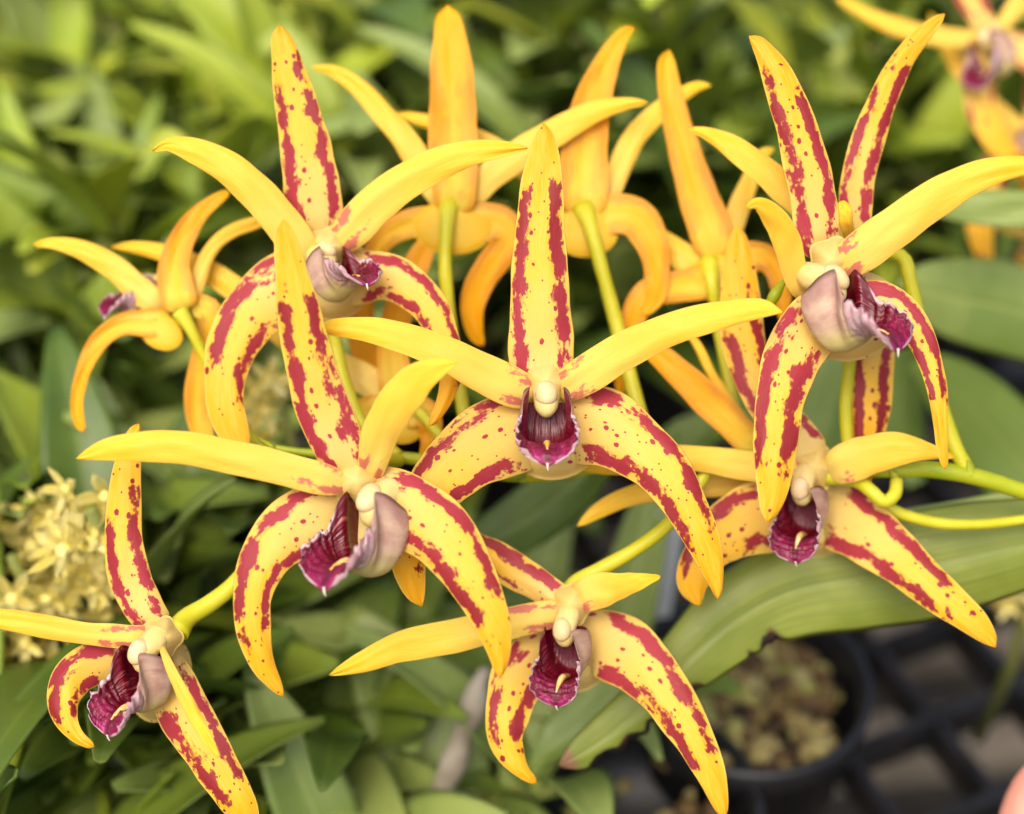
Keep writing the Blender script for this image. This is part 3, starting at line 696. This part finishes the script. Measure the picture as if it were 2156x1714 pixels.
def burnt_mat():
    k = N('leaf_burnt_edge')
    uv = k.n('UVMap', uv_map='UVMap').outputs[0]
    u, v = k.attr('u'), k.attr('v')
    co = k.n('TexCoord').outputs['Object']
    n = k.noise(co, 40, 3, .6); n2 = k.noise(co, 260, 3, .7)
    lines = k.noise(k.scaled(uv, .5, 34), 1.0, 2, .5)
    col = k.mix(k.step(n, .3, .7), sc((124, 136, 44)), sc((152, 160, 66)))
    col = k.mix(k.step(lines, .45, .62, 0, .5), col, sc((100, 118, 40)))
    col = k.mix(k.step(k.math('ABSOLUTE', v), .05, .0, 0, .5), col, sc((96, 108, 34)))
    col = k.mix(k.step(n2, .62, .8, 0, .3), col, sc((170, 176, 90)))
    # scorched notches on one margin, brown tip
    bn = k.attr('burn')
    f1 = k.step(k.math('ADD', bn, k.math('MULTIPLY', k.math('SUBTRACT', n2, .5), .10)), .025, .06)
    rim = k.math('MULTIPLY', f1, 1.0)
    col = k.mix(rim, col, k.mix(k.step(n2, .5, .7), sc((40, 28, 28)), sc((110, 58, 44))))
    tip = k.step(k.math('ADD', u, k.math('MULTIPLY', n2, .03)), .045, .03)
    col = k.mix(tip, col, sc((150, 110, 76)))
    col = k.mix(k.step(v, -.955, -.99, 0, .5), col, sc((190, 190, 80)))
    return k.finish(col, .45, .2, bump=k.math('ADD', lines, n2), bs=.18, spec=.45, bd=.0004)
M_burnt = burnt_mat()
# broad leaf under the spray (tip first), its own cane is out of sight at the right
orchid = empty('orchid_plant', P(2500, 1300, -900), 'orchid plant whose wide scorched leaf and smooth right hand leaves lie under the spray', 'plant')
big_leaf('leaf', [(1178,1612,16),(1215,1592,34),(1280,1548,48),(1365,1476,58),(1450,1388,70),(1550,1300,92),(1670,1238,108),(1800,1212,118),(1940,1190,118),(2080,1160,108),(2220,1130,84),(2400,1100,40)], (-330,-330,-330), M_burnt, 'wide green leaf with scorched notches and a dried brown tip', None, curv=.22, parent=orchid, burnt=True, n=220)
big_leaf('leaf', [(1690,1130,20),(1850,1118,36),(2000,1100,44),(2170,1078,48),(2400,1060,30)], (-420,-420,-420), M_leafg, None, None, parent=orchid)
big_leaf('leaf', [(1935,440,8),(1990,432,30),(2060,436,38),(2160,440,40),(2300,440,30)], (-900,-900,-900), M_leafg, None, None, parent=orchid)
big_leaf('leaf', [(1890,600,12),(1940,610,60),(2020,630,90),(2120,650,100),(2260,690,90),(2420,740,40)], (-1300,-1200,-1100), M_leafg, None, None, parent=orchid, roll=.2)
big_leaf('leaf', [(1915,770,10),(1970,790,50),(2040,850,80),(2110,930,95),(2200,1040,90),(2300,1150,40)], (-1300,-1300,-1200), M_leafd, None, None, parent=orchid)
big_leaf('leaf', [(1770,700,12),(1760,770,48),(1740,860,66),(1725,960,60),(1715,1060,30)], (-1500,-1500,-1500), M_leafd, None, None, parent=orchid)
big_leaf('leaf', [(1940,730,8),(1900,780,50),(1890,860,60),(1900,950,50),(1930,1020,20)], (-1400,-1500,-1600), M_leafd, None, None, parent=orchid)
low = empty('orchid_plant', P(1000, 1300, -1100), 'leafy orchid plant low in the middle, green blades crossing beneath the middle flower', 'plant')
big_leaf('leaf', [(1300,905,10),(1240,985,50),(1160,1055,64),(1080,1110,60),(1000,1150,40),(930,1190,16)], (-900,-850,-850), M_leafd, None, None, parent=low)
big_leaf('leaf', [(1120,1620,10),(1170,1560,42),(1240,1500,50),(1330,1430,50),(1420,1370,30)], (-900,-800,-800), M_leafg, None, None, parent=low)
big_leaf('leaf', [(560,1590,10),(620,1560,46),(700,1530,66),(790,1490,60),(870,1450,24)], (-1200,-1200,-1200), M_leafg, None, None, parent=low)
big_leaf('leaf', [(640,1420,10),(690,1400,30),(760,1390,40),(830,1400,30),(880,1420,20)], (-1200,-1150,-1150), M_leafg, None, None, parent=low)
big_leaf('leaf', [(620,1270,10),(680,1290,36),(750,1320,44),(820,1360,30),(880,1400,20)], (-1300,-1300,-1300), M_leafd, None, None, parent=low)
big_leaf('leaf', [(700,1730,60),(760,1640,70),(800,1570,50),(830,1500,14)][::-1], (-1400,-1300,-1200), M_leafg, None, None, parent=low)
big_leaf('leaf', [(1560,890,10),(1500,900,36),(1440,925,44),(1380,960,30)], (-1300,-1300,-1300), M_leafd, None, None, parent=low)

# ------------------------------------------------------------------ bench, ground
M_plast = flat_mat('black_plastic', sc((26, 25, 26)), sc((42, 40, 41)), 80, .45, 0, .4, .15)
M_pot = flat_mat('pot_plastic', sc((22, 22, 23)), sc((36, 35, 36)), 60, .4, 0, .45, .1)
M_soil = flat_mat('bark_mix', sc((66, 50, 36)), sc((120, 98, 66)), 400, .9, 0, .1, .6)
M_ground = flat_mat('dark_ground', sc((40, 36, 30)), sc((70, 62, 52)), 8, .95, 0, .1, .5)
M_board = flat_mat('weathered_board', sc((120, 108, 92)), sc((156, 142, 122)), 30, .8, 0, .2, .3)
def quadbox(bm, c, ax, ay, az):
    vs = []
    for sz in (-1, 1):
        for sy in (-1, 1):
            for sx in (-1, 1): vs.append(bm.verts.new(c+ax*sx+ay*sy+az*sz))
    for q in ((0,2,3,1),(4,5,7,6),(0,1,5,4),(2,6,7,3),(0,4,6,2),(1,3,7,5)): bm.faces.new([vs[i] for i in q])
def bmobj(name, bm, mat, parent=None, origin=Vector((0,0,0)), smooth=False):
    bmesh.ops.recalc_face_normals(bm, faces=bm.faces)
    bmesh.ops.translate(bm, verts=bm.verts, vec=-origin)
    me = bpy.data.meshes.new(name); bm.to_mesh(me); bm.free()
    me.materials.append(mat)
    if smooth: me.polygons.foreach_set('use_smooth', [True]*len(me.polygons))
    o = bpy.data.objects.new(name, me); S.collection.objects.link(o)
    if parent: o.parent = parent
    else: o.location = origin
    return o
bm = bmesh.new(); quadbox(bm, Vector((0, 1.5, -.74)), Vector((4, 0, 0)), Vector((0, 4, 0)), Vector((0, 0, .02)))
tag(bmobj('ground', bm, M_ground), kind='structure')
gr = empty('bench', Vector((0, .8, 0)), 'black plastic grid bench top that the pots stand on', 'bench')
bm = bmesh.new()
ang = math.radians(24); ca, sa = math.cos(ang), math.sin(ang)
gx, gy = Vector((ca, sa, 0)), Vector((-sa, ca, 0))
cell = .036
def clip_line(p, d):
    lo, hi = -3, 3
    for ax, (a, b) in ((0, (-.6, .75)), (1, (.12, 1.75))):
        if abs(d[ax]) < 1e-6:
            if not a < p[ax] < b: return None
            continue
        t0, t1 = (a-p[ax])/d[ax], (b-p[ax])/d[ax]
        if t0 > t1: t0, t1 = t1, t0
        lo, hi = max(lo, t0), min(hi, t1)
    return (lo, hi) if hi > lo+.02 else None
for i in range(-60, 60):
    for (d, nrm, dz) in ((gx, gy, 0.0), (gy, gx, .0011)):
        p = Vector((0, .7, 0)) + nrm*(i*cell)
        r = clip_line(p, d)
        if r:
            c = p + d*((r[0]+r[1])/2) + Vector((0, 0, -.008-dz))
            quadbox(bm, c, d*((r[1]-r[0])/2), nrm*.0018, Vector((0, 0, .008)))
bmobj('bench_grid', bm, M_plast, gr, Vector(gr.location))
for bx in (-.4, .5):
    for by in (.25, 1.6):
        b2 = bmesh.new(); quadbox(b2, Vector((bx, by, -.37)), Vector((.02, 0, 0)), Vector((0, .02, 0)), Vector((0, 0, .348)))
        bmobj('leg', b2, M_plast, gr, Vector(gr.location))
# boards lying on the ground below, seen through the grid
for i, (x, y, a, l) in enumerate([(2040, 1560, 8, .3), (2080, 1330, 10, .3)]):
    p = at(x, y, -.30)
    b2 = bmesh.new(); ax = Vector((math.cos(math.radians(a)), math.sin(math.radians(a)), 0)); ay = Vector((-ax.y, ax.x, 0))
    quadbox(b2, Vector((0, 0, 0)), ax*l*.5, ay*.017, Vector((0, 0, .009)))
    for e in (-.42, .42): quadbox(b2, ax*l*e+Vector((0, 0, -.2155)), ax*.02, ay*.014, Vector((0, 0, .206)))
    o = bmobj('wooden_shelf', b2, M_board); o.location = p
    o.name = 'weathered_board'; tag(o, ['weathered board seen through the grid near the bottom right corner', 'weathered board seen through the grid, the one farther back'][i], 'board')

# ------------------------------------------------------------------ pots and leafy plants
def pot_mesh(r, h):
    prof = [(r*.70, 0), (r*.74, .002), (r*.93, h*.84), (r*1.0, h*.86), (r*1.03, h), (r*.98, h+.0012), (r*.94, h), (r*.90, h*.86), (r*.86, h*.6), (0.001, h*.6)]
    vs, fs = [], []; sg = 40
    for (a, z) in prof:
        for j in range(sg): vs.append((a*math.cos(2*math.pi*j/sg), a*math.sin(2*math.pi*j/sg), z))
    for i in range(len(prof)-1):
        for j in range(sg): fs.append((i*sg+j, i*sg+(j+1) % sg, (i+1)*sg+(j+1) % sg, (i+1)*sg+j))
    fs.append(tuple(range(sg-1, -1, -1)))
    return vs, fs
def pebble_bm(r, h, cnt, rs, seed):
    rr = random.Random(seed); bm = bmesh.new()
    for i in range(cnt):
        a = rr.random()*6.283; q = math.sqrt(rr.random())*(r-rs)
        s = rs*(.6+.7*rr.random())
        mat = Matrix.Translation((q*math.cos(a), q*math.sin(a), h+rr.random()*rs*.6)) @ Matrix.Rotation(rr.random()*6, 4, (rr.random(), rr.random(), rr.random()+.1)) @ Matrix.Diagonal((s, s*(.6+.4*rr.random()), s*(.5+.4*rr.random()), 1))
        b = bmesh.ops.create_icosphere(bm, subdivisions=2, radius=1, matrix=mat)
    for v in bm.verts: v.co += Vector(mnoise.noise_vector(v.co*300))*rs*.12
    return bm
M_chip = N('bark_chips')
_n = M_chip.noise(M_chip.n('TexCoord').outputs['Object'], 130, 2)
_g = M_chip.n('NewGeometry').outputs['Random Per Island']
M_chip = M_chip.finish(M_chip.ramp(_g, [(0, sc((44, 32, 22))), (.3, sc((90, 68, 40))), (.6, sc((128, 110, 62))), (.85, sc((170, 158, 104))), (1, sc((130, 134, 40)))]), .8, 0, bump=_n, bs=.4)
def add_pot(root, r, h, seed, chips=60):
    v, fc = pot_mesh(r, h)
    o = link('pot', v, fc, M_pot, root)
    bm = pebble_bm(r*.88, h*.84, chips, r*.11, seed)
    me = bpy.data.meshes.new('potting_mix'); bm.to_mesh(me); bm.free(); me.materials.append(M_chip)
    me.polygons.foreach_set('use_smooth', [True]*len(me.polygons))
    c = bpy.data.objects.new('potting_mix', me); S.collection.objects.link(c); c.parent = root
    return o
p = at(1580, 1430, .075)
pr = empty('plant_pot', Vector((p.x, p.y, .0)), 'round black pot of pale bark chips beneath the wide leaf', 'pot')
add_pot(pr, .035, .075, 3, 240)
p2 = at(1330, 1690, .07)
pr = empty('plant_pot', Vector((p2.x, p2.y, .0)), 'black pot in shadow at the bottom edge, left of the chip filled pot', 'pot')
add_pot(pr, .036, .07, 9, 14)

def leaf_template(name, L, Wd, droop, fold, mat, n=16, m=9, tw=0.0):
    """leaf along +Z from the origin, drooping towards +X"""
    vs, fs, uvs = [], [], []
    ring = [(-1+2*j/(m-1), 0) for j in range(m)] + [(1-2*j/(m-1), 1) for j in range(1, m-1)]; nr = len(ring)
    px, pz, ang = 0., 0., 0.
    for i in range(n):
        u = i/(n-1)
        w_ = Wd*(math.sin(math.pi*min(1, (u*.93+.05))**.8))**.85*.5 + .0008
        if i: ang = droop*u**1.3; px += math.sin(ang)*L/(n-1); pz += math.cos(ang)*L/(n-1)
        nx, nz = math.cos(ang), -math.sin(ang)
        for v, bk in ring:
            o = -fold*w_*abs(v)**1.5 + (.0004*(-1 if bk else 1))*math.sqrt(max(0, 1-v*v)) + .03*w_*math.sin(u*9+v*2)
            vs.append((px-nx*o, v*w_*math.cos(tw*u), pz-nz*o+v*w_*math.sin(tw*u)*.5)); uvs.append((u*3, v))
    for i in range(n-1):
        for j in range(nr): fs.append((i*nr+j, i*nr+(j+1) % nr, (i+1)*nr+(j+1) % nr, (i+1)*nr+j))
    fs.append(tuple(range(nr-1, -1, -1))); fs.append(tuple((n-1)*nr+j for j in range(nr)))
    me = bpy.data.meshes.new(name); me.from_pydata(vs, [], fs); me.materials.append(mat)
    me.polygons.foreach_set('use_smooth', [True]*len(me.polygons))
    l = me.uv_layers.new(name='UVMap')
    for lp in me.loops: l.data[lp.index].uv = uvs[lp.vertex_index]
    return me
TM = {}
for nm, mt in (('o', M_leaf), ('d', M_leafd), ('y', M_leafy), ('g', M_leafg)):
    TM[nm] = [leaf_template('leaf', .085, .021, .5, -.35, mt), leaf_template('leaf', .075, .024, 1.0, -.3, mt, tw=.3),
              leaf_template('leaf', .10, .019, .8, -.4, mt, tw=-.4), leaf_template('leaf', .065, .022, .25, -.4, mt)]
M_cane = flat_mat('cane_green', sc((110, 120, 50)), sc((140, 140, 70)), 60, .5, 0, .3)
def wtube(name, pts, r0, r1, mat, parent, seg=8):
    vs, fs = [], []; n = len(pts)
    for i, q in enumerate(pts):
        t = (Vector(pts[min(n-1, i+1)])-Vector(pts[max(0, i-1)])).normalized()
        a = t.cross(Vector((.9, .1, .2))).normalized(); b = t.cross(a)
        r = r0+(r1-r0)*i/(n-1)
        for j in range(seg):
            g = 2*math.pi*j/seg; vs.append(Vector(q)+a*math.cos(g)*r+b*math.sin(g)*r)
    for i in range(n-1):
        for j in range(seg): fs.append((i*seg+j, i*seg+(j+1) % seg, (i+1)*seg+(j+1) % seg, (i+1)*seg+j))
    fs.append(tuple(range(seg-1, -1, -1))); fs.append(tuple((n-1)*seg+j for j in range(seg)))
    return link(name, vs, fs, mat, parent)
def leafy_plant(x, y, hgt, label, mix, canes=6, per=6, seed=0, spread=.05, scale=1.0, z0=0.0, pot=True, group='leafy orchid plants blurred in the background'):
    rr = random.Random(seed)
    root = empty('leafy_plant', Vector((x, y, z0)), label, 'plant', group)
    if pot: add_pot(root, .042, .07, seed, 30)
    for c in range(canes):
        a = rr.random()*6.283; q = .012*rr.random()+.006
        top = Vector((math.cos(a)*(q+spread*rr.random()), math.sin(a)*(q+spread*rr.random()), hgt*(.7+.45*rr.random())))
        b = Vector((math.cos(a)*q, math.sin(a)*q, .045 if pot else 0))
        mid = b.lerp(top, .5) + Vector((0, 0, .01))
        pts = [b.lerp(mid, t/4).lerp(mid.lerp(top, t/4), t/4) for t in range(5)]
        wtube('cane', pts, .004, .0025, M_cane, root)
        for k in range(per):
            t = .3+.7*(k+1)/per
            pos = b.lerp(mid, t).lerp(mid.lerp(top, t), t)
            me = rr.choice(TM[rr.choice(mix)])
            o = bpy.data.objects.new('leaf', me); S.collection.objects.link(o); o.parent = root
            tilt = math.radians(14+62*rr.random()*(1.15-.5*t))
            az = a*.5 + k*2.4 + rr.random()*1.2
            s = scale*(.7+.5*rr.random())
            o.matrix_local = Matrix.Translation(pos) @ Matrix.Rotation(az, 4, 'Z') @ Matrix.Rotation(tilt, 4, 'Y') @ Matrix.Rotation(rr.uniform(-.4, .4), 4, 'Z') @ Matrix.Diagonal((s, s*rr.uniform(.85, 1.3), s, 1))
    return root
# (screen column, row of the leaf mass, its height, leaf colours, label)
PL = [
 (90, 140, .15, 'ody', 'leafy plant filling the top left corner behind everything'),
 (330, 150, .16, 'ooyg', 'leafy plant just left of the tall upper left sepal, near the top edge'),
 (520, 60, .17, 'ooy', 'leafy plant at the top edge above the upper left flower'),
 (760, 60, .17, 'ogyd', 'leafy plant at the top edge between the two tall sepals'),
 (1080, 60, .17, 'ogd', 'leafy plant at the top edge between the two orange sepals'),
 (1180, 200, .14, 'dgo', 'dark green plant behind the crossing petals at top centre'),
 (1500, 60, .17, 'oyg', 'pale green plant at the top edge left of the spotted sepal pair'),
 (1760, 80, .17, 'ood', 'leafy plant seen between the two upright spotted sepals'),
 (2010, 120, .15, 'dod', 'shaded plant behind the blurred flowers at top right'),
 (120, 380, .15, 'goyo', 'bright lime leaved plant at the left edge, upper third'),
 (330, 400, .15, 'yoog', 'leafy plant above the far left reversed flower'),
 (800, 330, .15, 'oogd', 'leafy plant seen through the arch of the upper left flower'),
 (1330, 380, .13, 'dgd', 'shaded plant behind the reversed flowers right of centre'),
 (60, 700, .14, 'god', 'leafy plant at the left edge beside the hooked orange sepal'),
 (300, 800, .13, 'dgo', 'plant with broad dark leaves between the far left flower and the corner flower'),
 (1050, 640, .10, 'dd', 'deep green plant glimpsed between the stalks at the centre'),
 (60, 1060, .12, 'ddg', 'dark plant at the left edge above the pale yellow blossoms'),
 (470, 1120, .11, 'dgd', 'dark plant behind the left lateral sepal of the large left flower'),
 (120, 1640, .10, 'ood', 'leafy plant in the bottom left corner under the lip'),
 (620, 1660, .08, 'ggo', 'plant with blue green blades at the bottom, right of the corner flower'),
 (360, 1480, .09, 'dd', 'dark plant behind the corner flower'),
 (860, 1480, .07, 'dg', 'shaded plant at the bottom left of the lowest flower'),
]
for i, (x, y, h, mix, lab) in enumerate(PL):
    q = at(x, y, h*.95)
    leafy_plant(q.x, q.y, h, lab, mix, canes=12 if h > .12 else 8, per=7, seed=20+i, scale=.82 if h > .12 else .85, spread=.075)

# ------------------------------------------------------------------ blurred flowers farther back
def far_flower(x, y, z, s, ang, label, back=False):
    f = flower(x, y, z, label, 'orchid flowers out of focus farther back')
    k = 'back' if back else 'sepal'
    def ray(a, l, w_, bend, kind, nm, zz):
        pts = []
        for t, ww in ((0, .6), (.2, .95), (.45, 1), (.7, .8), (.9, .45), (1, .06)):
            aa = math.radians(a+ang + bend*t)
            pts.append((x+math.cos(aa)*l*s*t, y-math.sin(aa)*l*s*t, w_*s*ww*.9))
        petal(f, nm, pts, (z, z+zz, z), kind, n=26, m=9, dots=.9, bands=[(1,.15,.5,.7),(-1,.15,.6,.7)] if kind != 'petal' else [])
    ray(90, 400, 42, 8, k, 'sepal', 20); ray(160, 400, 28, -20, 'petal', 'petal', 40); ray(20, 400, 28, 20, 'petal', 'petal', 40)
    ray(215, 380, 48, 50, k, 'sepal', 30); ray(-35, 380, 48, -50, k, 'sepal', 30)
    chin(f, x, y+30*s, z+10, 70*s, 70*s, depth=.3)
    lip(f, x, y, z+40, -20+40*math.sin(x), 0, ang, 160*s, seed=x*.1)
    return f
far_flower(2085, 80, -1100, .84, 25, 'blurred spotted orchid flower at the top right corner, uppermost of the three')
far_flower(2175, 285, -1200, .84, -10, 'blurred orchid flower at the right edge with its purple lip beside the petal')
far_flower(2190, 500, -1500, .5, 10, 'blurred orchid flower cut off by the right edge, lowest of the three', True)
M_pale = flat_mat('pale_blossom', sc((254, 236, 120)), sc((254, 244, 176)), 90, .5, .3)
def blossom_cluster(x, y, h, label, n, spread, seed):
    rr = random.Random(seed)
    q = at(x, y, h); root = empty('blossom_spray', q, label, 'flower', 'pale yellow blossoms out of focus')
    wtube('stem', [Vector((0.01, .03, -h)), Vector((.005, .01, -h*.4)), Vector((0, 0, spread*.5))], .0022, .0015, M_cane, root)
    me = bpy.data.meshes.new('blossom'); bm = bmesh.new()
    for k in range(5):
        a = 6.283*k/5
        pv = []
        for t, ww in ((0, .18), (.35, .45), (.7, .4), (1, .06)):
            for v in (-1, 0, 1):
                r = .013*t; wv = .006*ww*v
                pv.append(bm.verts.new((r*math.cos(a)-wv*math.sin(a), r*math.sin(a)+wv*math.cos(a), .004*t*t+.0012*abs(v))))
        for i in range(3):
            for j in range(2): bm.faces.new((pv[i*3+j], pv[i*3+j+1], pv[i*3+j+4], pv[i*3+j+3]))
    bmesh.ops.solidify(bm, geom=bm.faces[:], thickness=.0006)
    b2 = bmesh.ops.create_icosphere(bm, subdivisions=2, radius=.003)
    bm.to_mesh(me); bm.free(); me.materials.append(M_pale); me.polygons.foreach_set('use_smooth', [True]*len(me.polygons))
    for i in range(n):
        o = bpy.data.objects.new('blossom', me); S.collection.objects.link(o); o.parent = root
        d = Vector((rr.uniform(-1, 1), rr.uniform(-.6, .6), rr.uniform(-.8, .8)))*spread
        o.location = d
        o.rotation_euler = (rr.uniform(.2, 1.5), rr.uniform(-.6, .6), rr.uniform(-1, 1)); o.scale = [rr.uniform(.4, .72)]*3
blossom_cluster(45, 1245, .15, 'pale yellow blossoms clustered at the left edge below the middle', 70, .024, 1)
blossom_cluster(200, 1110, .18, 'small knot of pale yellow blossoms above the left edge cluster', 7, .012, 4)
blossom_cluster(595, 885, .17, 'small pale yellow blossoms behind the dorsal sepal of the large left flower', 7, .011, 2)
blossom_cluster(2165, 1265, .10, 'pale yellow blossoms at the right edge below the wide leaf', 7, .010, 3)
M_grey = flat_mat('pale_cane', sc((112, 98, 80)), sc((170, 160, 140)), 60, .6, 0, .3)
def stake(x, y, h, x2, y2, r, label, nm, cat, mat):
    a = at(x, y, h); b = at(x2, y2, .05)
    root = link(nm, [], [], mat)
    bpy.data.objects.remove(root)
    vs = [a.lerp(b, t/6)+Vector((.001*math.sin(t), 0, 0)) for t in range(7)]
    o = wtube(nm, [v-a for v in vs], r, r*1.5, mat, None, 12); o.location = a
    tag(o, label, cat)
t = tube('dry_cane', [(1024,1405,-800,10),(1008,1440,-800,20),(996,1490,-805,30),(975,1545,-815,22),(958,1600,-830,31),(930,1665,-845,23),(915,1720,-880,32),(895,1790,-900,24)], M_grey, None)
tag(t, "old pale grey cane standing under the lowest flower's long left petal", 'cane')
# white plant tag
a = P(1402, 1150, -1300); bm = bmesh.new()
quadbox(bm, Vector((0, 0, -.008)), Vector((.0042, .001, 0)), Vector((0, .0004, 0)), Vector((.001, .0, .022)))
M_tag = flat_mat('white_tag', sc((215, 214, 212)), sc((225, 225, 222)), 60, .5, 0)
o = bmobj('plant_label', bm, M_tag); o.location = a; tag(o, 'white plastic plant label standing blurred left of the lower right flower', 'plant label')

# ------------------------------------------------------------------ hand at the bottom right corner
M_skin = flat_mat('skin', sc((232, 152, 130)), sc((240, 166, 142)), 120, .5, 0, .35, .1, sss=.25)
M_nail = flat_mat('nail', sc((236, 176, 160)), sc((240, 186, 170)), 120, .3, 0, .5, .05)
def hand():
    base = P(2185, 1640, -350)
    root = empty('person', base, 'hand of a person reaching in at the bottom right corner, one pink fingertip in view', 'person')
    me = bpy.data.meshes.new('hand'); bm = bmesh.new()
    def c(x, y, z): return P(x, y, z) - base
    # wrist, palm, knuckles
    ch = {'w': (2560, 2160, -420, 250), 'p': (2440, 2000, -400, 270)}
    vids = {}; rad = []
    def v(k, x, y, z, r): vids[k] = bm.verts.new(c(x, y, z)); rad.append(r)
    v('w', 2700, 2350, -430, 240); v('p', 2560, 2150, -410, 260); v('q', 2440, 2000, -390, 250)
    bm.edges.new((vids['w'], vids['p'])); bm.edges.new((vids['p'], vids['q']))
    fingers = [('a', [(2260,1940,-380,110),(2165,1800,-360,104),(2190,1698,-350,98),(2250,1600,-345,84)]),
               ('b', [(2440,1790,-400,98),(2400,1640,-430,90),(2330,1560,-460,74)]),
               ('c', [(2560,1800,-420,96),(2560,1650,-470,86),(2500,1560,-520,72)]),
               ('d', [(2660,1880,-430,88),(2690,1740,-480,78),(2650,1650,-530,62)]),
               ('t', [(2330,2080,-330,110),(2220,2010,-260,96),(2140,1950,-230,80)])]
    for k, ps in fingers:
        prev = vids['q'] if k != 't' else vids['p']
        for i, (x, y, z, r) in enumerate(ps):
            v(k+str(i), x, y, z, r); bm.edges.new((prev, vids[k+str(i)])); prev = vids[k+str(i)]
    bm.to_mesh(me); bm.free(); me.materials.append(M_skin)
    o = bpy.data.objects.new('hand', me); S.collection.objects.link(o); o.parent = root
    m = o.modifiers.new('Skin', 'SKIN'); m.use_smooth_shade = True
    for i, sv in enumerate(me.skin_vertices[0].data):
        sv.radius = (rad[i]*PX, rad[i]*PX); sv.use_root = (i == 0)
    s_ = o.modifiers.new('Sub', 'SUBSURF'); s_.levels = 2; s_.render_levels = 2
hand()
